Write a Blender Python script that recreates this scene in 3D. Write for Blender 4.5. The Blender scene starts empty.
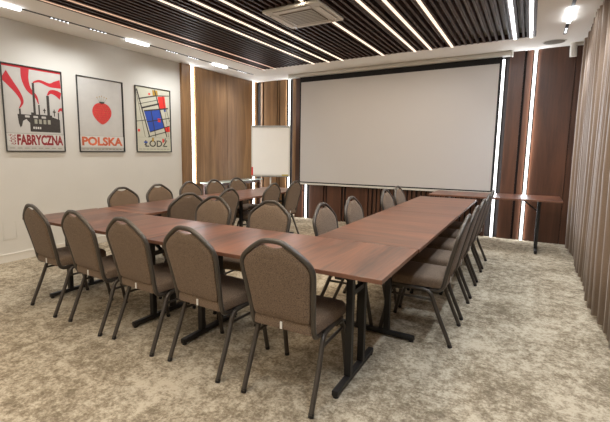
import bpy, bmesh, math, random
from mathutils import Vector, Matrix
random.seed(7)
scene = bpy.context.scene
col = scene.collection
PI = math.pi

# ------------------------------------------------------------------ materials
def lin(c):
    return tuple(((v/255)/12.92 if v/255 <= .04045 else ((v/255+.055)/1.055)**2.4) for v in c)

def new_mat(name):
    m = bpy.data.materials.new(name); m.use_nodes = True
    nt = m.node_tree
    b = nt.nodes['Principled BSDF']
    return m, nt, b

def N(nt, t, **kw):
    n = nt.nodes.new(t)
    for k, v in kw.items():
        if k in n.inputs: n.inputs[k].default_value = v
        else: setattr(n, k, v)
    return n

def plain(name, c, rough=.5, metal=0, spec=.5, noise=.0, nscale=30, bump=0):
    m, nt, b = new_mat(name)
    L = nt.links
    b.inputs['Roughness'].default_value = rough
    b.inputs['Metallic'].default_value = metal
    b.inputs['Specular IOR Level'].default_value = spec
    c = lin(c)
    tc = N(nt, 'ShaderNodeTexCoord')
    no = N(nt, 'ShaderNodeTexNoise', Scale=nscale, Detail=4.0)
    L.new(tc.outputs['Object'], no.inputs['Vector'])
    rp = N(nt, 'ShaderNodeValToRGB')
    rp.color_ramp.elements[0].position = .3; rp.color_ramp.elements[1].position = .7
    rp.color_ramp.elements[0].color = tuple(v*(1-noise) for v in c)+(1,)
    rp.color_ramp.elements[1].color = tuple(min(1, v*(1+noise)) for v in c)+(1,)
    L.new(no.outputs['Fac'], rp.inputs['Fac']); L.new(rp.outputs['Color'], b.inputs['Base Color'])
    if bump:
        bp = N(nt, 'ShaderNodeBump', Strength=bump, Distance=.002)
        L.new(no.outputs['Fac'], bp.inputs['Height']); L.new(bp.outputs['Normal'], b.inputs['Normal'])
    return m

def emit(name, c, strength):
    m, nt, b = new_mat(name)
    b.inputs['Base Color'].default_value = (.8, .8, .8, 1)
    b.inputs['Emission Color'].default_value = lin(c)+(1,)
    b.inputs['Emission Strength'].default_value = strength
    return m

def wood(name, dark, light, grain, rough=.4, streak=9., spec=.5, bands=None):
    """grain: index of the axis the grain runs along"""
    m, nt, b = new_mat(name); L = nt.links
    b.inputs['Roughness'].default_value = rough
    b.inputs['Specular IOR Level'].default_value = spec
    tc = N(nt, 'ShaderNodeTexCoord'); oi = N(nt, 'ShaderNodeObjectInfo')
    off = N(nt, 'ShaderNodeVectorMath', operation='MULTIPLY_ADD')
    cmb = N(nt, 'ShaderNodeCombineXYZ')
    mul = N(nt, 'ShaderNodeMath', operation='MULTIPLY'); mul.inputs[1].default_value = 13.
    L.new(oi.outputs['Random'], mul.inputs[0])
    for i in range(3): L.new(mul.outputs[0], cmb.inputs[i])
    add = N(nt, 'ShaderNodeVectorMath', operation='ADD')
    L.new(tc.outputs['Object'], add.inputs[0]); L.new(cmb.outputs[0], add.inputs[1])
    def noise(scale, along, detail, dist=0):
        mp = N(nt, 'ShaderNodeMapping')
        s = [scale]*3; s[grain] = along
        mp.inputs['Scale'].default_value = s
        L.new(add.outputs[0], mp.inputs['Vector'])
        n = N(nt, 'ShaderNodeTexNoise', Scale=1., Detail=detail, Roughness=.6, Distortion=dist)
        L.new(mp.outputs[0], n.inputs['Vector']); return n
    a = noise(streak, .7, 5., .6); f = noise(streak*9, 3., 3.)
    mx = N(nt, 'ShaderNodeMath', operation='MULTIPLY_ADD'); mx.inputs[1].default_value = .35
    L.new(f.outputs['Fac'], mx.inputs[0]); L.new(a.outputs['Fac'], mx.inputs[2])
    rp = N(nt, 'ShaderNodeValToRGB')
    rp.color_ramp.elements[0].position = .47; rp.color_ramp.elements[0].color = lin(dark)+(1,)
    rp.color_ramp.elements[1].position = .86; rp.color_ramp.elements[1].color = lin(light)+(1,)
    L.new(mx.outputs[0], rp.inputs['Fac']); L.new(rp.outputs['Color'], b.inputs['Base Color'])
    return m

def carpet_mat():
    m, nt, b = new_mat('carpet'); L = nt.links
    b.inputs['Roughness'].default_value = 1.; b.inputs['Specular IOR Level'].default_value = .05
    tc = N(nt, 'ShaderNodeTexCoord')
    mp = N(nt, 'ShaderNodeMapping'); mp.inputs['Scale'].default_value = (1.15, 1., 1.)
    L.new(tc.outputs['Object'], mp.inputs['Vector'])
    big = N(nt, 'ShaderNodeTexNoise', Scale=2.2, Detail=3., Roughness=.6)
    med = N(nt, 'ShaderNodeTexNoise', Scale=14., Detail=10., Roughness=.78, Distortion=.1)
    fine = N(nt, 'ShaderNodeTexNoise', Scale=55., Detail=5., Roughness=.7)
    for n in (big, med): L.new(mp.outputs[0], n.inputs['Vector'])
    L.new(tc.outputs['Object'], fine.inputs['Vector'])
    a1 = N(nt, 'ShaderNodeMath', operation='MULTIPLY_ADD'); a1.inputs[1].default_value = .5
    L.new(big.outputs['Fac'], a1.inputs[0]); L.new(med.outputs['Fac'], a1.inputs[2])
    a2 = N(nt, 'ShaderNodeMath', operation='MULTIPLY_ADD'); a2.inputs[1].default_value = .55
    L.new(fine.outputs['Fac'], a2.inputs[0]); L.new(a1.outputs[0], a2.inputs[2])
    rp = N(nt, 'ShaderNodeValToRGB'); cr = rp.color_ramp
    cr.elements[0].position = .72; cr.elements[0].color = lin(CARPET[0])+(1,)
    cr.elements[1].position = 1.16; cr.elements[1].color = lin(CARPET[2])+(1,)
    e = cr.elements.new(.93); e.color = lin(CARPET[1])+(1,)
    mr = N(nt, 'ShaderNodeMapRange'); mr.inputs[1].default_value = .73; mr.inputs[2].default_value = 1.27
    L.new(a2.outputs[0], mr.inputs[0])
    cr.elements[0].position = .26; cr.elements[1].position = .49; cr.elements[2].position = .74
    L.new(mr.outputs[0], rp.inputs['Fac']); L.new(rp.outputs['Color'], b.inputs['Base Color'])
    bp = N(nt, 'ShaderNodeBump', Strength=.5, Distance=.004)
    L.new(fine.outputs['Fac'], bp.inputs['Height']); L.new(bp.outputs['Normal'], b.inputs['Normal'])
    return m

def tweed(name, c1, c2):
    m, nt, b = new_mat(name); L = nt.links
    b.inputs['Roughness'].default_value = .9; b.inputs['Specular IOR Level'].default_value = .25
    b.inputs['Sheen Weight'].default_value = .08
    tc = N(nt, 'ShaderNodeTexCoord')
    n = N(nt, 'ShaderNodeTexNoise', Scale=210., Detail=3., Roughness=.8)
    L.new(tc.outputs['Object'], n.inputs['Vector'])
    rp = N(nt, 'ShaderNodeValToRGB')
    rp.color_ramp.elements[0].position = .36; rp.color_ramp.elements[0].color = lin(c1)+(1,)
    rp.color_ramp.elements[1].position = .66; rp.color_ramp.elements[1].color = lin(c2)+(1,)
    L.new(n.outputs['Fac'], rp.inputs['Fac']); L.new(rp.outputs['Color'], b.inputs['Base Color'])
    bp = N(nt, 'ShaderNodeBump', Strength=.25, Distance=.001)
    L.new(n.outputs['Fac'], bp.inputs['Height']); L.new(bp.outputs['Normal'], b.inputs['Normal'])
    return m

def curtain_mat():
    m, nt, b = new_mat('curtain_fabric'); L = nt.links
    b.inputs['Roughness'].default_value = .55; b.inputs['Specular IOR Level'].default_value = .4
    b.inputs['Sheen Weight'].default_value = .3
    tc = N(nt, 'ShaderNodeTexCoord')
    mp = N(nt, 'ShaderNodeMapping'); mp.inputs['Scale'].default_value = (60, 60, 700)
    L.new(tc.outputs['Object'], mp.inputs['Vector'])
    n = N(nt, 'ShaderNodeTexNoise', Scale=1., Detail=3.)
    L.new(mp.outputs[0], n.inputs['Vector'])
    rp = N(nt, 'ShaderNodeValToRGB')
    rp.color_ramp.elements[0].position = .3; rp.color_ramp.elements[0].color = lin((112, 91, 72))+(1,)
    rp.color_ramp.elements[1].position = .7; rp.color_ramp.elements[1].color = lin((132, 110, 88))+(1,)
    L.new(n.outputs['Fac'], rp.inputs['Fac']); L.new(rp.outputs['Color'], b.inputs['Base Color'])
    return m

CARPET = [(116, 104, 86), (148, 136, 115), (188, 176, 154)]
M = {}
M['carpet'] = carpet_mat()
M['wall'] = plain('cream_wall_paint', (206, 202, 192), .85, noise=.015, nscale=3, spec=.3)
M['ceil'] = plain('white_ceiling_paint', (246, 243, 236), .9, noise=.01, nscale=3, spec=.2)
M['upper'] = plain('upper_ceiling_paint', (228, 230, 232), .9, noise=.02, nscale=3)
M['slat'] = wood('dark_slat_wood', (44, 25, 17), (68, 41, 28), 1, .5, 18)
M['walnut'] = wood('walnut_panel', (108, 78, 48), (152, 116, 78), 2, .38, 7)
M['walnut_dark'] = wood('red_walnut_panel', (62, 38, 26), (94, 60, 42), 2, .38, 7)
M['gap'] = plain('dark_groove', (28, 19, 15), .8, noise=.1)
M['top'] = wood('table_mahogany', (54, 33, 26), (126, 79, 56), 1, .32, 8)
M['edge'] = plain('dark_table_edge', (112, 76, 58), .35, noise=.1)
M['black'] = plain('black_powder_coat', (24, 22, 21), .45, noise=.08, nscale=80)
M['pewter'] = plain('pewter_tube', (76, 70, 63), .38, metal=.35, noise=.1, nscale=120)
M['glide'] = plain('black_plastic', (18, 17, 17), .5, noise=.05)
M['fabric'] = tweed('brown_tweed', (80, 66, 54), (141, 120, 99))
M['tag'] = plain('white_label', (225, 222, 214), .7, noise=.03)
M['white'] = plain('white_plastic', (226, 224, 216), .4, noise=.015, nscale=12)
M['offwhite'] = plain('off_white_metal', (208, 206, 196), .35, noise=.02, nscale=12)
M['grey'] = plain('grey_metal', (150, 150, 146), .35, metal=.6, noise=.04, nscale=40)
M['greyd'] = plain('grille_grey', (122, 114, 102), .6, noise=.05, nscale=40)
M['screen'] = plain('matte_screen', (196, 193, 190), .95, noise=.006, nscale=2, spec=.1)
M['border'] = plain('black_screen_border', (14, 13, 13), .8, noise=.05)
M['paper'] = plain('white_paper', (240, 239, 233), .8, noise=.008, nscale=6)
M['red'] = plain('red_plastic', (205, 40, 32), .5, noise=.05)
M['yellow'] = plain('yellow_plastic', (196, 176, 70), .5, noise=.05)
M['base'] = plain('baseboard_white', (218, 213, 202), .4, noise=.01)
M['curtain'] = curtain_mat()
M['frame'] = plain('black_poster_frame', (42, 44, 40), .35, noise=.06, nscale=60)
M['copper'] = plain('copper_profile', (176, 128, 100), .35, metal=.5, noise=.05)
M['glass'] = plain('pale_glass_top', (206, 220, 210), .08, noise=.01, spec=.8)
# poster inks
M['p_grey'] = plain('poster_paper_grey', (186, 182, 174), .6, noise=.04, nscale=8)
M['p_cream'] = plain('poster_paper_cream', (190, 187, 166), .6, noise=.03, nscale=8)
M['p_white'] = plain('poster_white_band', (198, 196, 188), .6, noise=.02)
M['p_red'] = plain('poster_red', (182, 24, 36), .55, noise=.05, nscale=20)
M['p_dkred'] = plain('poster_dark_red', (132, 20, 24), .55, noise=.1, nscale=20)
M['p_black'] = plain('poster_black', (52, 46, 40), .6, noise=.2, nscale=40)
M['p_blue'] = plain('poster_blue', (38, 72, 160), .55, noise=.06, nscale=20)
M['p_ochre'] = plain('poster_ochre', (166, 128, 34), .55, noise=.05, nscale=20)
M['p_scarlet'] = plain('poster_scarlet', (216, 44, 32), .55, noise=.05, nscale=20)
M['p_berry'] = plain('poster_berry', (196, 48, 48), .55, noise=.12, nscale=30)
M['p_orange'] = plain('poster_orange', (198, 96, 58), .6, noise=.3, nscale=14)
M['p_lines'] = plain('poster_fine_lines', (150, 148, 132), .6, noise=.1)
# lights
P_LINE = 20; P_WALL = 4
WARM = (255, 248, 238); NEUT = (255, 240, 220); COOL = (246, 250, 255)
M['e_warm'] = emit('warm_light_line', (255, 226, 200), .95)
M['e_dim'] = emit('dim_copper_light_line', (222, 166, 130), .50)
M['e_neut'] = emit('white_light_line', COOL, 7.)
M['e_wall'] = emit('wall_light_line', COOL, 3.0)
M['e_track'] = emit('track_diffuser', COOL, 10.0)
M['e_lens'] = emit('track_lens', COOL, 2.0)

# ------------------------------------------------------------------ mesh helpers
def tag(o, label=None, cat=None, group=None, kind=None):
    if label: o['label'] = label
    if cat: o['category'] = cat
    if group: o['group'] = group
    if kind: o['kind'] = kind
    return o

def empty(name, loc=(0, 0, 0), rz=0):
    o = bpy.data.objects.new(name, None); col.objects.link(o)
    o.empty_display_size = .1
    o.location = loc; o.rotation_euler = (0, 0, rz); return o

class MB:
    def __init__(s): s.v = []; s.f = []; s.m = []
    def add(s, vs, fs, mi=0):
        o = len(s.v); s.v += [tuple(v) for v in vs]
        s.f += [tuple(i+o for i in f) for f in fs]; s.m += [mi]*len(fs); return s
    def box(s, x0, x1, y0, y1, z0, z1, mi=0):
        vs = [(x, y, z) for x in (x0, x1) for y in (y0, y1) for z in (z0, z1)]
        return s.add(vs, [(0, 1, 3, 2), (4, 6, 7, 5), (0, 4, 5, 1), (2, 3, 7, 6), (0, 2, 6, 4), (1, 5, 7, 3)], mi)
    def bar(s, p, q, w, d, up=(0, 0, 1), mi=0):
        p = Vector(p); q = Vector(q); t = (q-p).normalized(); u = Vector(up)
        if abs(t.dot(u)) > .95: u = Vector((0, 1, 0))
        a = t.cross(u).normalized(); b = a.cross(t).normalized()
        vs = [e+a*(w/2*i)+b*(d/2*j) for e in (p, q) for i, j in ((-1, -1), (1, -1), (1, 1), (-1, 1))]
        return s.add(vs, [(0, 3, 2, 1), (4, 5, 6, 7)]+[(i, (i+1) % 4, 4+(i+1) % 4, 4+i) for i in range(4)], mi)
    def tube(s, pts, r, n=10, sub=6, mi=0, smooth=True, rx=1., cap=True):
        pts = [Vector(p) for p in pts]
        if smooth and len(pts) > 2:
            P = [pts[0]*2-pts[1]]+pts+[pts[-1]*2-pts[-2]]; out = []
            for i in range(1, len(P)-2):
                for k in range(sub):
                    t = k/sub; a, b, c, d = P[i-1:i+3]
                    out.append(.5*((2*b)+(c-a)*t+(2*a-5*b+4*c-d)*t*t+(3*b-a-3*c+d)*t**3))
            out.append(pts[-1]); pts = out
        rings = []; nrm = None
        for i, p in enumerate(pts):
            t = (pts[min(i+1, len(pts)-1)]-pts[max(i-1, 0)]).normalized()
            if nrm is None:
                nrm = t.orthogonal().normalized() if abs(t.x) > .9 else (Vector((1, 0, 0))-t*t.x).normalized()
            else: nrm = (nrm-t*nrm.dot(t)).normalized()
            b = t.cross(nrm)
            rings.append([p+nrm*(r*rx*math.cos(2*PI*k/n))+b*(r*math.sin(2*PI*k/n)) for k in range(n)])
        vs = [v for rg in rings for v in rg]; fs = []
        for i in range(len(rings)-1):
            for k in range(n):
                fs.append((i*n+k, i*n+(k+1) % n, (i+1)*n+(k+1) % n, (i+1)*n+k))
        if cap: fs += [tuple(range(n-1, -1, -1)), tuple((len(rings)-1)*n+k for k in range(n))]
        return s.add(vs, fs, mi)
    def cyl(s, c, r, z0, z1, n=24, mi=0, r2=None):
        r2 = r if r2 is None else r2
        vs = [(c[0]+r*math.cos(2*PI*k/n), c[1]+r*math.sin(2*PI*k/n), z0) for k in range(n)]
        vs += [(c[0]+r2*math.cos(2*PI*k/n), c[1]+r2*math.sin(2*PI*k/n), z1) for k in range(n)]
        return s.add(vs, [tuple(range(n-1, -1, -1)), tuple(range(n, 2*n))]+[(k, (k+1) % n, n+(k+1) % n, n+k) for k in range(n)], mi)
    def build(s, name, mats, parent=None, smooth=False, bevel=0):
        me = bpy.data.meshes.new(name); me.from_pydata(s.v, [], s.f)
        if not isinstance(mats, (list, tuple)): mats = [mats]
        for m in mats: me.materials.append(m)
        me.polygons.foreach_set('material_index', s.m)
        bm = bmesh.new(); bm.from_mesh(me)
        bmesh.ops.recalc_face_normals(bm, faces=bm.faces)
        if bevel:
            bmesh.ops.bevel(bm, geom=[e for e in bm.edges if len(e.link_faces) == 2 and e.calc_face_angle(0) > .6], offset=bevel, segments=2, affect='EDGES', profile=.6)
        bm.to_mesh(me); bm.free()
        if smooth:
            me.polygons.foreach_set('use_smooth', [True]*len(me.polygons))
            me.set_sharp_from_angle(angle=math.radians(42))
        me.update()
        o = bpy.data.objects.new(name, me); col.objects.link(o)
        if parent: o.parent = parent
        return o

def copy_tree(o, parent=None):
    c = o.copy(); col.objects.link(c); c.parent = parent
    for ch in list(KIDS.get(o.name, [])) or [x for x in o.children]: copy_tree(ch, c)
    return c
KIDS = {}

def struct(o): o['kind'] = 'structure'; return o

# ------------------------------------------------------------------ room shell
XL, XR, YB, YR, Y0, ZC = -5.28, .95, 7.30, 7.62, -2.6, 2.87
SX0, SX1, SY0, SY1 = -4.40, -.045, -2.3, 6.50      # slatted ceiling field
struct(MB().box(XL-.1, XR+.1, Y0-.1, YR+.1, -.1, 0).build('floor', M['carpet']))
c = MB()
c.box(XL, SX0, Y0, YR, ZC, ZC+.05); c.box(SX1, .535, Y0, YR, ZC, ZC+.05)
c.box(SX0, SX1, SY1, YR, ZC, ZC+.05); c.box(SX0, SX1, Y0, SY0, ZC, ZC+.05)
for a in ((SX0-.02, SX0, SY0, SY1), (SX1, SX1+.02, SY0, SY1), (SX0, SX1, SY1, SY1+.02), (SX0, SX1, SY0-.02, SY0)):
    c.box(*a, ZC+.05, ZC+.2)
c.box(.515, .535, Y0, YB, ZC+.05, ZC+.2)
c.box(XL, XR, Y0, YR, ZC+.2, ZC+.25, 1); c.box(SX0, SX1, SY0, SY1, ZC+.125, ZC+.2, 1)
struct(c.build('ceiling', [M['ceil'], M['upper']]))
struct(MB().box(XL-.1, XL, Y0-.1, YR+.1, 0, ZC+.2).build('wall_left', M['wall']))
struct(MB().box(XR, XR+.1, Y0-.1, YR+.1, 0, ZC+.2).build('wall_right', M['wall']))
struct(MB().box(XL, XR, Y0-.1, Y0, 0, ZC+.2).build('wall_front', M['wall']))
w = MB(); w.box(-4.06, XR, YB+.02, YR+.1, 0, ZC+.2); w.box(XL, -4.06, YR+.02, YR+.1, 0, ZC+.2)
struct(w.build('wall_back', M['gap']))
bb = MB(); bb.box(XL, XL+.016, Y0, 5.27, 0, .095); bb.box(XL, XL+.02, Y0, 5.27, .085, .1)
struct(bb.build('baseboard_left', M['base']))

# walnut cladding of the left wall
w = MB()
w.box(XL, XL+.05, 5.275, 5.49, 0, ZC)
struct(w.build('trim_1', M['walnut'], bevel=.003))
w = MB(); w.box(XL, XL+.035, 5.615, 6.535, 0, ZC-.005); w.box(XL, XL+.035, 6.541, 7.42, 0, ZC-.005)
struct(w.build('trim_2', M['walnut'], bevel=.002))
struct(MB().box(XL, XL+.006, 5.49, 5.615, 0, ZC).build('trim_3', M['gap']))
struct(MB().box(XL, XL+.03, 7.53, YR, 0, ZC).build('trim_4', M['walnut']))
# recess beside the screen
w = MB()
for a, b in ((XL+.13, -5.10), (-5.06, -4.73), (-4.645, -4.50), (-4.33, -4.06)): w.box(a, b, YR-.015, YR+.02, 0, ZC)
w.box(-4.70, -4.675, YR-.02, YR+.02, 0, ZC)
struct(w.build('trim_5', M['walnut']))
# cladding of the screen wall
w = MB()
for a, b in ((-4.06, -3.90), (-3.74, -3.44), (-3.35, -3.05), (-2.95, -2.52), (-.36, -.17), (-.14, -.065), (.005, .455), (.463, .95)):
    w.box(a, b, YB-.012, YB+.02, 0, ZC)
w.box(-3.405, -3.385, YB-.012, YB+.02, 0, ZC); w.box(-3.01, -2.99, YB-.012, YB+.02, 0, ZC)
x = -2.49
while x < -.52:
    w.box(x, x+.05, YB-.018, YB+.02, 0, ZC); x += .079
w.box(-4.075, -4.06, YB-.012, YR, 0, ZC)
struct(w.build('trim_6', M['walnut_dark']))
# small access plate outline on the poster wall
w = MB(); y0, y1, z0, z1 = 2.30, 2.455, .27, .49
for a in ((y0, y1, z0, z0+.006), (y0, y1, z1-.006, z1), (y0, y0+.006, z0, z1), (y1-.006, y1, z0, z1)):
    w.box(XL, XL+.003, *a)
w.box(XL, XL+.002, y0+.012, y1-.012, z0+.012, z1-.012)
struct(w.build('trim_7', M['wall']))

# dark slats of the ceiling
LEDX = [-4.335, -4.10, -3.30, -3.017, -2.765, -2.078, -1.588, -1.361, -1.067, -.282, -.098]
w = MB(); pitch = .0775; x = SX0+.018
while x < SX1-.02:
    if all(abs(x+.014-l) > .046 for l in LEDX): w.box(x, x+.028, SY0, SY1-.012, ZC-.004, ZC+.06)
    x += pitch
w.box(SX0, SX1, SY1-.014, SY1, ZC+.005, ZC+.07)
for l in LEDX:
    for s in (-1, 1): w.box(l+s*.0365-.0125, l+s*.0365+.0125, SY0, SY1-.012, ZC-.004, ZC+.06)
struct(w.build('trim_8', M['slat']))
sl_names = ['nearest the track light, copper coloured', 'second from the track light, copper coloured', 'third from the track light', 'fourth from the track light',
  'fifth from the track light', 'running above the air conditioning cassette', 'first past the cassette towards the curtain', 'second past the cassette towards the curtain',
  'third past the cassette towards the curtain', 'second from the edge on the curtain side', 'at the very edge on the curtain side']
for i, l in enumerate(LEDX):
    t = empty('light_line', (l, (SY0+SY1)/2, ZC))
    h = (SY1-SY0)/2
    em = M['e_dim'] if i < 2 else (M['e_warm'] if i < 9 else M['e_neut'])
    wv = .013 if i < 2 else .014
    yc = 4.15-(SY0+SY1)/2
    runs = [(-h, yc-.34), (yc+.34, h-.014)] if i == 5 else [(-h, h-.014)]      # broken by the cassette
    zt = .012
    d = MB(); q = MB()
    for a, b in runs: d.box(-wv, wv, a, b, -.006, zt); q.box(-wv-.004, wv+.004, a, b, zt, zt+.018)
    d.build('diffuser', em, t)
    q.build('profile', M['copper'] if i < 2 else M['offwhite'], t)
    MB().box(-wv, wv, h-.013, h+.03, -.008, .0).build('end_cap', M['e_warm'], t)
    tag(t, 'long ceiling light line between dark slats, '+sl_names[i], 'ceiling light', 'light lines in the slatted ceiling')

def wall_strip(p0, p1, n, label, w=.034):
    """upright light strip from p0 to p1; n = direction out of the wall"""
    t = empty('wall_light_strip', p0)
    h = p1[2]-p0[2]; nx, ny = n; tx, ty = -ny, nx
    def slab(a, b, d0, d1, z0, z1):
        xs = [tx*a+nx*d0, tx*b+nx*d1]; ys = [ty*a+ny*d0, ty*b+ny*d1]
        return MB().box(min(xs), max(xs), min(ys), max(ys), z0, z1)
    slab(-w/2-.006, w/2+.006, 0, .012, 0, h).build('channel', M['offwhite'], t)
    slab(-w/2, w/2, .012, .034, .005, h-.005).build('diffuser', M['e_wall'], t)
    tag(t, label, 'wall light', 'upright light strips on the walls')
    wall_strip.lamps.append((p0, h, n))
    return t
wall_strip.lamps = []
wall_strip((XL+.006, 5.553, 0), (0, 0, ZC), (1, 0), 'upright white light strip between the walnut panels nearest the posters', .036)
wall_strip((XL+.004, 7.475, 0), (0, 0, ZC), (1, 0), 'upright white light strip in the corner left of the flip chart', .04)
wall_strip((-4.415, YR+.005, 0), (0, 0, ZC), (0, -1), 'upright white light strip rising behind the flip chart', .026)
wall_strip((-3.82, YB+.005, 0), (0, 0, .72), (0, -1), 'short light strip under the left end of the projection screen', .026)
wall_strip((-.44, YB+.005, 0), (0, 0, ZC-.095), (0, -1), 'upright light strip touching the right edge of the projection screen', .03)
wall_strip((-.028, YB+.005, 0), (0, 0, ZC), (0, -1), 'upright light strip between dark panels, second right of the screen', .03)

# ------------------------------------------------------------------ projection screen
t = empty('projection_screen', (-2.21, YB-.07, .70))
sw, z0, z1 = 1.72, .052, 2.005
MB().box(-sw, sw, -.002, .0, z0, z1).build('screen_fabric', M['screen'], t)
b = MB(); b.box(-sw-.022, -sw, -.003, .001, z0-.02, 2.12); b.box(sw, sw+.03, -.003, .001, z0-.02, 2.12)
b.box(-sw, sw, -.003, .001, z1, 2.12); b.box(-sw, sw, -.003, .001, z0-.022, z0)
b.build('black_border', M['border'], t)
MB().box(-sw-.02, sw+.02, -.016, .012, z0-.055, z0-.022).build('bottom_bar', M['offwhite'], t, bevel=.004)
cs = MB().box(-1.96, 1.87, -.07, .065, 2.10, 2.167).build('screen_case', M['offwhite'], t, bevel=.015)
for s, xx in ((-1, -1.96), (1, 1.87)):
    MB().box(min(xx, xx+s*.02), max(xx, xx+s*.02), -.072, .067, 2.092, 2.168).build('end_cap', M['white'], t, bevel=.01)
tag(t, 'large white pull-down projection screen with black border hanging on the panelled wall', 'projection screen')

# ------------------------------------------------------------------ posters
def fontmesh(txt, bold=0.):
    cu = bpy.data.curves.new('txt', 'FONT'); cu.body = txt; cu.size = 1; cu.offset = bold; cu.resolution_u = 3
    o = bpy.data.objects.new('txt', cu); col.objects.link(o)
    bpy.context.view_layer.update()
    me = bpy.data.meshes.new_from_object(o.evaluated_get(bpy.context.evaluated_depsgraph_get()))
    vs = [v.co.copy() for v in me.vertices]; fs = [tuple(p.vertices) for p in me.polygons]
    bpy.data.objects.remove(o); bpy.data.curves.remove(cu); bpy.data.meshes.remove(me)
    return vs, fs

class Print:
    """flat printed sheet: layers of ink, a = along the wall, b = up"""
    def __init__(s, w, h): s.mb = MB(); s.w = w; s.h = h; s.k = 0
    def P(s, a, b, k=None): return ((.0001*(s.k if k is None else k)), a, b)
    def poly(s, pts, mi):
        s.k += 1; s.mb.add([s.P(a, b) for a, b in pts], [tuple(range(len(pts)))], mi)
    def rect(s, a0, a1, b0, b1, mi): s.poly([(a0, b0), (a1, b0), (a1, b1), (a0, b1)], mi)
    def line(s, p, q, w, mi):
        dx, dy = q[0]-p[0], q[1]-p[1]; l = math.hypot(dx, dy); nx, ny = -dy/l*w/2, dx/l*w/2
        s.poly([(p[0]+nx, p[1]+ny), (p[0]-nx, p[1]-ny), (q[0]-nx, q[1]-ny), (q[0]+nx, q[1]+ny)], mi)
    def ribbon(s, pts, mi, sub=8):
        s.k += 1
        P = [tuple(2*a-b for a, b in zip(pts[0], pts[1]))]+pts+[tuple(2*a-b for a, b in zip(pts[-1], pts[-2]))]
        q = []
        for i in range(1, len(P)-2):
            for k in range(sub+(i == len(P)-3)):
                t = k/sub
                q.append([.5*(2*b+(c-a)*t+(2*a-5*b+4*c-d)*t*t+(3*b-a-3*c+d)*t**3) for a, b, c, d in zip(*P[i-1:i+3])])
        L = []
        for i, (a, b, wd) in enumerate(q):
            p0 = q[max(i-1, 0)]; p1 = q[min(i+1, len(q)-1)]
            dx, dy = p1[0]-p0[0], p1[1]-p0[1]; l = math.hypot(dx, dy) or 1
            L.append((a-dy/l*wd/2, b+dx/l*wd/2, a+dy/l*wd/2, b-dx/l*wd/2))
        cl = lambda a, b: (min(max(a, .002), s.w-.002), min(max(b, .002), s.h-.002))
        vs = []
        for x in L: vs += [s.P(*cl(x[0], x[1])), s.P(*cl(x[2], x[3]))]
        s.mb.add(vs, [(2*i, 2*i+1, 2*i+3, 2*i+2) for i in range(len(L)-1)], mi)
    def text(s, txt, a0, a1, b0, b1, mi, bold=0., rot=False):
        s.k += 1; vs, fs = fontmesh(txt, bold)
        x0 = min(v.x for v in vs); x1 = max(v.x for v in vs); y0 = min(v.y for v in vs); y1 = max(v.y for v in vs)
        out = []
        for v in vs:
            u = (v.x-x0)/(x1-x0); t = (v.y-y0)/(y1-y0)
            if rot: u, t = 1-t, u
            out.append(s.P(a0+(a1-a0)*u, b0+(b1-b0)*t))
        s.mb.add(out, fs, mi)

def poster(y0, y1, z0, z1, pr, mats, label):
    t = empty('framed_poster', (XL, y0, z0)); w = y1-y0; h = z1-z0; fw = .009
    f = MB()
    f.box(.004, .024, 0, fw, 0, h); f.box(.004, .024, w-fw, w, 0, h); f.box(.004, .024, fw, w-fw, 0, fw); f.box(.004, .024, fw, w-fw, h-fw, h)
    f.box(.001, .006, .005, w-.005, .005, h-.005)
    f.build('frame', M['frame'], t)
    o = pr.mb.build('print', mats, t); o.location = (.012, .012, .012)
    tag(t, label, 'poster', 'framed posters on the cream wall')
W, Hh = .70, 1.009
# 1: works with chimneys and red smoke
p = Print(W, Hh); mats = [M['p_grey'], M['p_white'], M['p_red'], M['p_black'], M['p_dkred'], M['p_lines']]
p.mb.box(-.003, 0, 0, W, 0, Hh)
p.rect(0, W, .985, Hh, 2)
p.ribbon([(.17, .51, .012), (.205, .59, .034), (.165, .69, .055), (.08, .80, .085), (.0, .90, .12)], 2)
p.ribbon([(.40, .58, .010), (.37, .67, .035), (.29, .75, .062), (.255, .87, .085), (.26, .99, .10)], 2)
p.ribbon([(.345, .835, .014), (.43, .862, .034), (.55, .83, .045), (.63, .845, .085), (.70, .86, .11)], 2)
p.ribbon([(.515, .70, .014), (.56, .745, .045), (.63, .74, .07), (.70, .70, .09)], 2)
p.ribbon([(.645, .50, .014), (.67, .535, .03), (.70, .535, .045)], 2)
p.rect(.345-.014, .345+.014, .38, .83, 3); p.rect(.50, .535, .38, .695, 3); p.rect(.160, .182, .38, .505, 3)
p.rect(.392, .41, .38, .57, 3); p.rect(.637, .652, .36, .49, 3)
p.poly([(.14, .44), (.30, .44), (.30, .47), (.36, .47), (.36, .45), (.56, .45), (.56, .43), (.66, .40), (.66, .235), (.30, .235), (.28, .235), (.28, .34), (.24, .385), (.20, .36), (.185, .30), (.165, .28), (.15, .33)], 3)
for k in range(4): p.rect(.335+k*.055, .37+k*.055, .335, .39, 5)
for k in range(3): p.rect(.225+k*.10, .28+k*.10, .405, .43, 0)
for k in range(4): p.rect(.315+k*.026, .333+k*.026, .27, .297, 1)
p.rect(.46, .472, .47, .53, 3); p.rect(.585, .597, .44, .53, 3); p.rect(.45, .482, .50, .515, 3); p.rect(.573, .61, .49, .505, 3)
p.rect(0, W, .06, .205, 1); p.rect(0, W, .205, .212, 5)
p.text('FABRYCZNA', .115, .685, .068, .198, 4, .045)
p.text('\u0141\u00d3D\u0179', .02, .10, .072, .195, 4, .015, rot=True)
for k in range(8): p.rect(.03+k*.083, .085+k*.083, .026, .037, 5)
poster(2.403, 3.127, 1.330, 2.363, p, mats, 'framed poster reading FABRYCZNA, dark factory with red smoke, on the cream wall')
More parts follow.
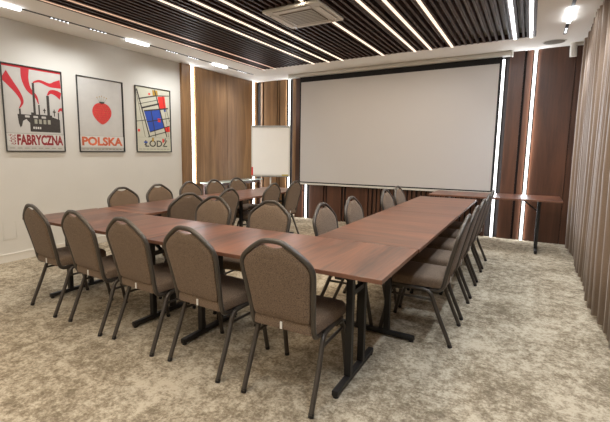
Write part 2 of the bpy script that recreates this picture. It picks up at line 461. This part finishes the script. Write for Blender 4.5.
# 2: strawberry
p = Print(W, Hh); mats = [M['p_grey'], M['p_white'], M['p_berry'], M['p_black'], M['p_orange'], M['p_lines'], M['p_ochre']]
p.mb.box(-.003, 0, 0, W, 0, Hh)
pts = []
for k in range(40):
    a = 2*PI*k/40; r = 1
    xx = .155*math.sin(a); yy = math.cos(a)
    xx *= (1.0 if yy > 0 else (1-.42*yy*yy)); pts.append((.36+xx, .555+(.135*yy-.012*math.exp(-(xx/.05)**2) if yy > 0 else .175*yy)))
p.poly(pts, 2)
for i in range(9):
    for j in range(9):
        a = .235+i*.03+(j % 2)*.015; b = .40+j*.031
        if (abs(a-.36)/(.145 if b > .55 else max(.02, .145*(1-((.55-b)/.185)**1.6))))**2+(max(0, b-.555)/.12)**2 < .9: p.rect(a-.003, a+.003, b-.004, b+.004, 6)
p.poly([(.315, .683), (.36, .672), (.405, .683), (.40, .70), (.32, .70)], 3)
for k in (-2, -1, 0, 1, 2):
    p.line((.36+k*.018, .695), (.36+k*.038, .775-abs(k)*.012), .005, 5); p.rect(.354+k*.038, .366+k*.038, .772-abs(k)*.012, .786-abs(k)*.012, 6)
p.rect(0, W, .05, .215, 1); p.rect(0, W, .213, .217, 5)
p.text('POLSKA', .02, .68, .075, .20, 4, .045)
for k in range(11): p.rect(.02+k*.06, .064+k*.06, .02, .034, 5)
poster(3.334, 4.068, 1.330, 2.363, p, mats, 'framed poster reading POLSKA with one red strawberry on pale grey')
# 3: tilted colour blocks
p = Print(W, Hh); mats = [M['p_cream'], M['p_black'], M['p_blue'], M['p_scarlet'], M['p_ochre'], M['p_lines']]
p.mb.box(-.003, 0, 0, W, 0, Hh)
p.poly([(.15, .64), (.49, .69), (.58, .39), (.26, .31)], 2)
p.poly([(.44, .89), (.59, .91), (.62, .71), (.48, .68)], 3); p.poly([(.33, .985), (.44, .99), (.45, .90), (.34, .90)], 4)
p.poly([(.58, .41), (.69, .42), (.69, .33), (.60, .32)], 3); p.rect(.43, .49, .48, .54, 3); p.rect(.25, .29, .90, .93, 3)
p.rect(.02, .06, .31, .35, 3); p.rect(.57, .61, .66, .70, 2)
for a, b, wd in (((.02, .97), (.25, .23), .022), ((.0, .98), (.16, .23), .008), ((.05, .82), (.40, .90), .020), ((.40, .90), (.69, .93), .014),
   ((.10, .68), (.47, .78), .026), ((.15, .64), (.66, .72), .022), ((.38, .99), (.62, .24), .020), ((.06, .74), (.45, .84), .010), ((.20, .47), (.69, .56), .014), ((.26, .31), (.69, .43), .014),
   ((.29, .67), (.38, .24), .014), ((.0, .47), (.20, .50), .010), ((.22, .23), (.62, .33), .014), ((.55, .92), (.66, .24), .008), ((.62, .70), (.69, .50), .008)):
    p.line(a, b, wd, 1)
p.rect(0, W, 0, .225, 0); p.rect(0, W, .222, .226, 5)
p.text('\u0141\u00d3D\u0179', .14, .62, .072, .215, 1, .02)
p.rect(.13, .20, .135, .158, 2); p.rect(.295, .335, .16, .222, 4); p.rect(.515, .55, .145, .21, 3)
for k in range(9): p.rect(.03+k*.073, .085+k*.073, .03, .042, 5)
poster(4.295, 5.023, 1.330, 2.363, p, mats, 'framed poster of tilted blue, red and ochre blocks nearest the walnut panels')

# ------------------------------------------------------------------ banquet chairs
def pad(outline, prof, zf):
    """closed soft pad: outline (u,v) star shaped, prof = (inset scale, height) rings from bottom centre to top centre; zf maps (u,v,h) to xyz"""
    cu = sum(a for a, b in outline)/len(outline); cv = sum(b for a, b in outline)/len(outline)
    n = len(outline); vs = []; fs = []
    for ins, h in prof:
        for a, b in outline:
            d = math.hypot(a-cu, b-cv); k = max(0., (d-ins)/d)
            vs.append(zf(cu+(a-cu)*k, cv+(b-cv)*k, h))
    for i in range(len(prof)-1):
        for k in range(n): fs.append((i*n+k, i*n+(k+1) % n, (i+1)*n+(k+1) % n, (i+1)*n+k))
    vs.append(zf(cu, cv, prof[0][1])); vs.append(zf(cu, cv, prof[-1][1])); a, b = len(vs)-2, len(vs)-1
    for k in range(n):
        fs.append((a, (k+1) % n, k)); o = (len(prof)-1)*n; fs.append((b, o+k, o+(k+1) % n))
    return MB().add(vs, fs)

def back_y(z): return -.186-.107*max(0, (z-.44)/.465)**1.1
def smooth_poly(pts, sub=4):
    n = len(pts); out = []
    for i in range(n):
        a, b, c, d = [Vector(pts[(i+j) % n]) for j in (-1, 0, 1, 2)]
        for k in range(sub):
            t = k/sub; q = .5*((2*b)+(c-a)*t+(2*a-5*b+4*c-d)*t*t+(3*b-a-3*c+d)*t**3); out.append((q.x, q.y))
    return out

TR = .0145
def make_chair():
    t = empty('banquet_chair')
    # seat cushion
    so = []
    for cx_, cy_, r, a0 in ((.165, .185, .05, 0), (-.165, .185, .05, 90), (-.155, -.155, .04, 180), (.155, -.155, .04, 270)):
        for k in range(7):
            a = math.radians(a0+k*15); so.append((cx_+r*math.cos(a), cy_+r*math.sin(a)))
    pad(so, [(.03, .402), (.004, .404), (.0, .415), (.0, .445), (.004, .458), (.014, .468), (.04, .475), (.1, .480)], lambda a, b, h: (a, b, h)).build('seat', M['fabric'], t, smooth=True)
    # upholstered back with the dip under the hand hold
    half = [(0, .462), (.105, .462), (.158, .465), (.173, .485), (.180, .56), (.190, .66), (.198, .735), (.194, .772), (.176, .800), (.130, .840), (.084, .869), (.060, .882), (.044, .876), (.0, .869)]
    ol = half+[(-a, b) for a, b in reversed(half[1:-1])]
    ol = smooth_poly(ol, 2)
    pad(ol, [(.05, -.018), (.018, -.016), (.003, -.010), (.0, 0), (.003, .010), (.018, .017), (.05, .022)], lambda a, b, h: (a, back_y(b)+h, b)).build('backrest', M['fabric'], t, smooth=True)
    side = [(-.180, .03, .388), (-.182, -.10, .382), (-.185, -.160, .392), (-.187, -.184, .43), (-.189, back_y(.5), .50), (-.200, back_y(.62), .62), (-.211, back_y(.735), .735), (-.207, back_y(.776), .776),
            (-.188, back_y(.809), .809), (-.140, back_y(.850), .850), (-.094, back_y(.881), .881), (-.062, back_y(.898), .898), (-.032, back_y(.905), .905), (0, back_y(.906), .906)]
    MB().tube(side+[(-a, b, c) for a, b, c in reversed(side[:-1])], TR, 10, 4).build('back_frame', M['pewter'], t, smooth=True)
    for s in (-1, 1):
        rl = MB().tube([(s*.197, .165, .388), (s*.197, .05, .386), (s*.199, -.055, .383), (s*.203, -.098, .365), (s*.205, -.118, .33), (s*.209, -.165, .21), (s*.211, -.25, .012)], TR, 10, 5).build('leg', M['pewter'], t, smooth=True)
        MB().tube([(s*.2107, -.245, .022), (s*.211, -.2515, 0)], TR+.001, 10).build('glide', M['glide'], rl, smooth=True)
        fl = MB().tube([(s*.197, .09, .372), (s*.197, .15, .368), (s*.199, .178, .345), (s*.204, .198, .26), (s*.210, .248, .012)], TR, 10, 5).build('leg', M['pewter'], t, smooth=True)
        MB().tube([(s*.2097, .245, .022), (s*.210, .2505, 0)], TR+.001, 10).build('glide', M['glide'], fl, smooth=True)
        MB().tube([(s*.203, -.125, .318), (s*.200, .0, .318), (s*.200, .183, .318)], .009, 8, 2).build('side_rail', M['pewter'], t, smooth=True)
    fr = MB(); fr.bar((-.2, .13, .388), (.2, .13, .388), .02, .016); fr.bar((-.2, -.08, .388), (.2, -.08, .388), .02, .016)
    fr.build('seat_frame', M['black'], t)
    MB().box(-.006, .006, -.2015, -.196, .408, .448).build('care_tag', M['tag'], t)['label'] = 'small white fabric tag'
    return t
proto = make_chair()
bpy.context.view_layer.update()
used = [False]
GC = {'near': 'chairs along the near table, backs to the viewer', 'facing': 'chairs behind the near table facing the viewer', 'wall': 'chairs between the poster wall and the tables',
      'inl': 'chairs on the inner side of the poster-side arm', 'inr': 'chairs on the inner side of the curtain-side arm', 'cur': 'chairs on the curtain side of the tables'}
def chair(x, y, deg, label, g):
    o = copy_tree(proto) if used[0] else proto
    used[0] = True
    o.location = (x, y, 0); o.rotation_euler = (0, 0, math.radians(deg))
    tag(o, label, 'chair', GC[g])
ORD = ['first', 'second', 'third', 'fourth', 'fifth']
for i, (x, y, d) in enumerate(((-3.37, 1.985, -5), (-2.77, 1.97, -4), (-2.225, 1.97, -3), (-1.658, 1.97, -3), (-1.066, 1.965, 1))):
    chair(x, y, d, 'brown chair, back to viewer, %s from the poster wall in the near row' % ORD[i], 'near')
chair(-2.575, 2.72, 180, 'brown tweed chair facing the viewer across the near table, the one nearer the posters', 'facing')
chair(-1.925, 2.72, 180, 'brown tweed chair facing the viewer across the near table, the one nearer the curtain', 'facing')
for i, (y, d) in enumerate(((3.12, -90), (3.68, -90), (4.26, -90), (4.80, -90), (5.36, -92))):
    chair(-3.84, y, d, 'brown tweed chair between poster wall and table, %s counting towards the flip chart' % ORD[i], 'wall')
for i, (x, y, d) in enumerate(((-3.28, 3.15, 76), (-3.27, 3.745, 90), (-3.29, 4.76, 90), (-3.255, 5.33, 90))):
    chair(x, y, d, 'dark backed chair on the inner side of the poster-side tables, %s towards the flip chart' % ORD[i], 'inl')
for i, (x, y, d) in enumerate(((-1.185, 3.12, -90), (-1.17, 3.75, -90), (-1.14, 4.76, -90), (-1.14, 5.30, -90))):
    chair(x, y, d, 'brown tweed chair on the inner side of the curtain-side tables, %s towards the screen' % ORD[i], 'inr')
for i, (x, y, d) in enumerate(((-.625, 3.12, 90), (-.625, 3.68, 90), (-.625, 4.259, 90), (-.625, 4.82, 90), (-.625, 5.395, 90))):
    chair(x, y, d, 'brown tweed chair facing the tables from the curtain side, %s towards the screen' % ORD[i], 'cur')

# ------------------------------------------------------------------ folding tables
def make_table(L, D, feet=True):
    """length along local x, depth along local y"""
    t = empty('folding_table'); h = .74
    tp = MB(); tp.box(-L/2, L/2, -D/2, D/2, h-.024, h, 0)
    o = tp.build('tabletop', [M['top'], M['edge']], t, bevel=.003)
    for p in o.data.polygons:
        if abs(p.normal.z) < .5 or p.normal.z < -.5: p.material_index = 1
    ins = L/2-.575
    for s in (-1, 1):
        x = s*(L/2-ins)
        MB().box(x-.018, x+.018, -.305, .305, .012, .045).build('foot', M['black'], t, bevel=.006)
        for q in (-.285, .285):
            MB().cyl((x, q), .016, 0, .014, 12).build('glide', M['glide'], t)
        for q in (-.105, .105):
            MB().box(x-.02, x+.02, q-.02, q+.02, .043, h-.05).build('leg', M['black'], t, bevel=.004)
        MB().box(x-.02, x+.02, -.30, .30, h-.062, h-.024).build('top_rail', M['black'], t, bevel=.004)
        b = MB(); b.bar((x, 0, h-.20), (x-s*.20, 0, h-.035), .02, .02); b.box(x-.012, x+.012, -.105, .105, h-.215, h-.185)
        b.build('brace', M['black'], t)
    MB().bar((-L/2+ins, 0, h-.045), (L/2-ins, 0, h-.045), .03, .03).build('stretcher', M['black'], t)
    return t
tb = make_table(1.665, .745); bpy.context.view_layer.update()
def table(x, y, deg, label, g='meeting tables joined in a U', sy=1):
    o = copy_tree(tb) if table.n else tb
    table.n += 1
    o.location = (x, y, 0); o.rotation_euler = (0, 0, math.radians(deg)); tag(o, label, 'table', g)
table.n = 0
table(-1.3895, 2.234, 0, 'mahogany folding table in the near row, the half nearer the curtain')
table(-3.0565, 2.234, 0, 'mahogany folding table in the near row, the half nearer the poster wall')
tb2 = make_table(1.645, .722); bpy.context.view_layer.update()
def table2(x, y, deg, label, g='meeting tables joined in a U'):
    o = copy_tree(tb2) if table2.n else tb2
    table2.n += 1
    o.location = (x, y, 0); o.rotation_euler = (0, 0, math.radians(deg)); tag(o, label, 'table', g)
table2.n = 0
table2(-.912, 2.609+.826, 90, 'mahogany folding table of the curtain-side arm, joined to the near row')
table2(-.912, 2.609+.826+1.648, 90, 'mahogany folding table of the curtain-side arm, the end nearer the screen')
table2(-3.49, 2.609+.826, 90, 'mahogany folding table of the poster-side arm, joined to the near row')
table2(-3.49, 2.609+.826+1.648, 90, 'mahogany folding table of the poster-side arm, the end nearer the flip chart')
table2(-.415, 6.66, 0, 'separate mahogany folding table standing under the projection screen by the light strips', 'single table by the screen')

# glass topped console tables along the left wall
def console(y0, y1, x1, label):
    t = empty('console_table', (XL+.06, (y0+y1)/2, 0)); h = (y1-y0)/2; d = x1-XL-.06
    MB().box(0, d, -h, h, .745, .765).build('glass_top', M['glass'], t, bevel=.004)
    MB().box(.02, d-.06, -h+.05, h-.05, .69, .745).build('apron', M['walnut_dark'], t)
    for a in (.03, d-.07):
        for b in (-h+.05, h-.09): MB().box(a, a+.035, b, b+.035, 0, .69).build('leg', M['walnut_dark'], t)
    tag(t, label, 'console table', 'console tables by the walnut panels')
console(5.68, 6.55, XL+.36, 'pale glass topped console by the walnut panels, the one nearer the posters')
console(6.62, 7.35, XL+.36, 'pale glass topped console by the walnut panels, the one nearer the flip chart')

# ------------------------------------------------------------------ flip chart (faces the near tables)
t = empty('flip_chart', (-4.42, 6.88, 0), math.radians(31))
MB().box(-.385, .385, -.006, .012, .86, 1.86).build('board', M['offwhite'], t, bevel=.004)
pd = MB()
for k in range(3): pd.box(-.365+.001*k, .365-.001*k, -.012-.003*k, -.009-.003*k, .885+.002*k, 1.84)
pd.build('paper_pad', M['paper'], t)
MB().box(-.375, .375, -.026, .014, 1.825, 1.865).build('clamp', M['grey'], t, bevel=.004)
MB().box(-.38, .38, -.06, -.004, .845, .862).build('pen_tray', M['grey'], t, bevel=.003)
MB().box(-.382, -.352, -.024, -.018, .875, 1.04).build('side_label', M['red'], t)['label'] = 'red strip at lower corner'
MB().box(.23, .36, -.024, -.018, .868, .892).build('corner_label', M['yellow'], t)['label'] = 'yellow strip at lower corner'
MB().tube([(0, .03, .0), (0, .03, 1.7)], .015, 10, smooth=False).build('column', M['white'], t, smooth=True)
for a in (90, 210, 330):
    ca, sa = math.cos(math.radians(a)), math.sin(math.radians(a))
    MB().tube([(0, .03, .12), (.34*ca, .03+.34*sa, .02)], .013, 10).build('leg', M['grey'], t, smooth=True)
tag(t, 'white flip chart with blank paper pad standing in the panelled corner', 'flip chart')

# ------------------------------------------------------------------ ceiling fixtures
t = empty('air_conditioner', (-2.235, 4.15, ZC-.005), math.radians(0))
hw = .335
MB().box(-hw, hw, -hw, hw, -.035, .0).build('cassette_panel', M['offwhite'], t, bevel=.012)
g = MB(); g.box(-.20, .20, -.20, .20, -.042, -.034)
for k in range(9):
    q = -.18+k*.045; g.box(-.195, .195, q-.008, q+.008, -.047, -.041, 1)
g.build('intake_grille', [M['greyd'], M['offwhite']], t, bevel=.0)
for k in range(4):
    f = MB().box(-.22, .22, .245, .295, -.043, -.036).build('air_flap', M['white'], t, bevel=.003); f.rotation_euler = (0, 0, k*PI/2)
    f2 = MB().box(-.22, .22, .298, .306, -.038, -.034).build('air_slot', M['greyd'], t); f2.rotation_euler = (0, 0, k*PI/2)
MB().box(-hw+.02, hw-.02, -hw+.02, hw-.02, .0, .085).build('housing', M['greyd'], t)
tag(t, 'white square air conditioning cassette set among the dark ceiling slats', 'air conditioner')

def spot_light(loc, target, power, size, color, blend=.8, rad=.03):
    ld = bpy.data.lights.new('track_spot', 'SPOT'); ld.energy = power; ld.spot_size = math.radians(size); ld.spot_blend = blend
    ld.shadow_soft_size = rad; ld.color = color
    o = bpy.data.objects.new('track_spot_lamp', ld); col.objects.link(o); o.location = loc
    o.rotation_euler = (Vector(target)-Vector(loc)).to_track_quat('-Z', 'Y').to_euler()
    return o
def track(x, y0, y1, lins, spots, label):
    t = empty('track_light', (x, 0, ZC))
    MB().box(-.016, .016, y0, y1, -.004, 0.0).build('rail', M['glide'], t)
    for a, b in lins: MB().box(-.017, .017, a, b, -.026, -.002).build('linear_lamp', M['e_track'], t)
    for a, b in spots:
        m = MB().box(-.014, .014, a, b, -.009, -.002).build('spot_module', M['glide'], t)
        n = 5; q = MB(); st = (b-a)/n
        for k in range(n): q.cyl((0, a+st*(k+.5)), .011, -.013, -.008, 12)
        q.build('lens', M['e_lens'], m)
    tag(t, label, 'track light', 'ceiling track lights')
LINS = [(.25, .60), (2.03, 2.43), (3.80, 4.17), (5.58, 5.95)]
SPOTS = [(.98, 1.22), (1.46, 1.70), (2.75, 2.99), (3.24, 3.50), (4.50, 4.76), (4.97, 5.23), (6.28, 6.58)]
track(-4.79, -1.5, 6.80, LINS, SPOTS, 'black ceiling track with white lamps along the poster wall')
track(.266, -1.5, 6.55, [(5.40, 5.95), (3.6, 4.0), (1.8, 2.2)], [(6.22, 6.47), (4.85, 5.10), (3.0, 3.25)], 'black ceiling track with white lamps beside the curtain')

# round speaker grille and white device by the curtain
t = empty('ceiling_speaker', (.17, 6.92, ZC))
MB().cyl((0, 0), .125, -.008, 0, 32).build('grille', M['greyd'], t, smooth=True)
rg = MB(); rg.cyl((0, 0), .145, -.006, 0, 32); rg.build('rim', M['white'], t, smooth=True)
tag(t, 'round flush speaker grille in the white ceiling near the screen corner', 'speaker')
t = empty('security_camera', (.41, 7.14, ZC))
MB().cyl((0, 0), .05, -.03, 0, 20).build('mount', M['white'], t, smooth=True)
MB().bar((0, 0, -.022), (.13, .0, -.022), .05, .03).build('bracket', M['white'], t, bevel=.004)
MB().tube([(0, 0, -.02), (-.003, -.004, -.06), (-.003, -.006, -.10), (0, -.012, -.165), (0, -.012, -.185)], .042, 16, 4).build('body', M['white'], t, smooth=True)
tag(t, 'small white camera hanging from the ceiling beside the curtain', 'camera')

# ------------------------------------------------------------------ curtain
vs = []; fs = []
ny = 620; ya, yb = -2.2, 6.98; zs = [.03, .5, 1.2, 2.0, 2.6, ZC+.14]
rnd = random.Random(3); ph = 0; prev = []
def fold(y, z):
    k = y/.19
    kk = k+.35*math.sin(k*.61+1)+.22*math.sin(k*1.7)
    v = math.sin(2*PI*kk)
    v = math.copysign(abs(v)**.75, v)
    a = .068+.016*math.sin(k*.9)
    d = .014*math.sin(2*PI*kk*2.0+z*.7)
    return a*v*(1-.15*z/2.8)+d+.012*math.sin(k*.45+z)
for i in range(ny+1):
    y = ya+(yb-ya)*i/ny
    for z in zs:
        vs.append((.61-.010*z+fold(y, z), y+.02*math.sin(y*9+z), z))
m = len(zs)
for i in range(ny):
    for j in range(m-1): fs.append((i*m+j, (i+1)*m+j, (i+1)*m+j+1, i*m+j+1))
cu = MB().add(vs, fs).build('curtain', M['curtain'], smooth=False)
cu.data.polygons.foreach_set('use_smooth', [True]*len(cu.data.polygons))
so = cu.modifiers.new('thickness', 'SOLIDIFY'); so.thickness = .003
tag(cu, 'floor length beige pleated curtain covering the whole side of the room', 'curtain')
t = empty('curtain_rail', (.60, 2.3, ZC+.15))
MB().box(-.015, .015, -4.6, 4.62, 0, .05).build('rail', M['white'], t)
tag(t, 'white curtain rail inside the ceiling pocket above the beige curtain', 'curtain rail')

# ------------------------------------------------------------------ lamps in the track modules
wc = lin(WARM); nc = lin(COOL)
def line_lamp(loc, length, power, color, rot, w=.02):
    ld = bpy.data.lights.new('line_lamp', 'AREA'); ld.shape = 'RECTANGLE'; ld.size = w; ld.size_y = length
    ld.energy = power; ld.color = color
    o = bpy.data.objects.new('line_lamp', ld); col.objects.link(o); o.location = loc; o.rotation_euler = rot
    return o
lc = lin((255, 236, 212)); cc = lin((228, 240, 255))
for i, l in enumerate(LEDX):
    if i > 1: line_lamp((l, (SY0+SY1)/2, ZC-.012), SY1-SY0-.1, P_LINE*(.8 if l < -2.5 else 1.2 if l < -1 else 1.0), lc if l < -1.2 else nc, (0, 0, 0))

for p0, h, n in wall_strip.lamps:
    for sd in (-1, 0, 1):   # the strip's rounded cover throws light ahead and along the wall to both sides
        a = math.atan2(n[1], n[0])+sd*math.radians(72)
        d = Vector((math.cos(a), math.sin(a), 0))
        o = line_lamp((p0[0]+n[0]*.026-n[1]*sd*.022, p0[1]+n[1]*.026+n[0]*sd*.022, p0[2]+h/2), h-.02, P_WALL*h/2.8, nc, (0, 0, 0), .012)
        o.rotation_euler = Matrix((Vector((0, 0, 1)).cross(-d), Vector((0, 0, 1)), -d)).transposed().to_euler()
for a, b in SPOTS:
    spot_light((-4.79, (a+b)/2, ZC-.02), (-5.05, (a+b)/2, 0), 25, 150, nc, 1.0)
for y in (.9, 2.0, 3.12, 4.97, 6.35):
    spot_light((.266, y, ZC-.02), (.0, y, 0), 62, 115, cc, 1.0, .02)

wd = bpy.data.worlds.new('world'); scene.world = wd; wd.use_nodes = True
wd.node_tree.nodes['Background'].inputs[0].default_value = (.9, .95, 1, 1)
wd.node_tree.nodes['Background'].inputs[1].default_value = .2

# ------------------------------------------------------------------ camera
F, YAW, PT, RO, HC = 403.63, math.radians(31.99), math.radians(7.383), math.radians(.37), 1.35
fw = Vector((-math.sin(YAW)*math.cos(PT), math.cos(YAW)*math.cos(PT), -math.sin(PT)))
r = Vector((math.cos(YAW), math.sin(YAW), 0)); u = r.cross(fw)
r2 = r*math.cos(RO)+u*math.sin(RO); u2 = -r*math.sin(RO)+u*math.cos(RO)
cd = bpy.data.cameras.new('camera'); cam = bpy.data.objects.new('camera', cd); col.objects.link(cam)
mw = Matrix((r2, u2, -fw)).transposed().to_4x4(); mw.translation = (0, 0, HC); cam.matrix_world = mw
cd.sensor_fit = 'HORIZONTAL'; cd.sensor_width = 36; cd.lens = F*36/610
cd.shift_x = 29.634/610; cd.shift_y = -7.092/610; cd.clip_start = .05
scene.camera = cam
vsn = scene.view_settings
vsn.view_transform = 'Standard'; vsn.look = 'None'; vsn.exposure = .50; vsn.gamma = 1; vsn.use_curve_mapping = False
scene.cycles.use_denoising = True
scene.cycles.max_bounces = 8
scene.cycles.sample_clamp_indirect = 6
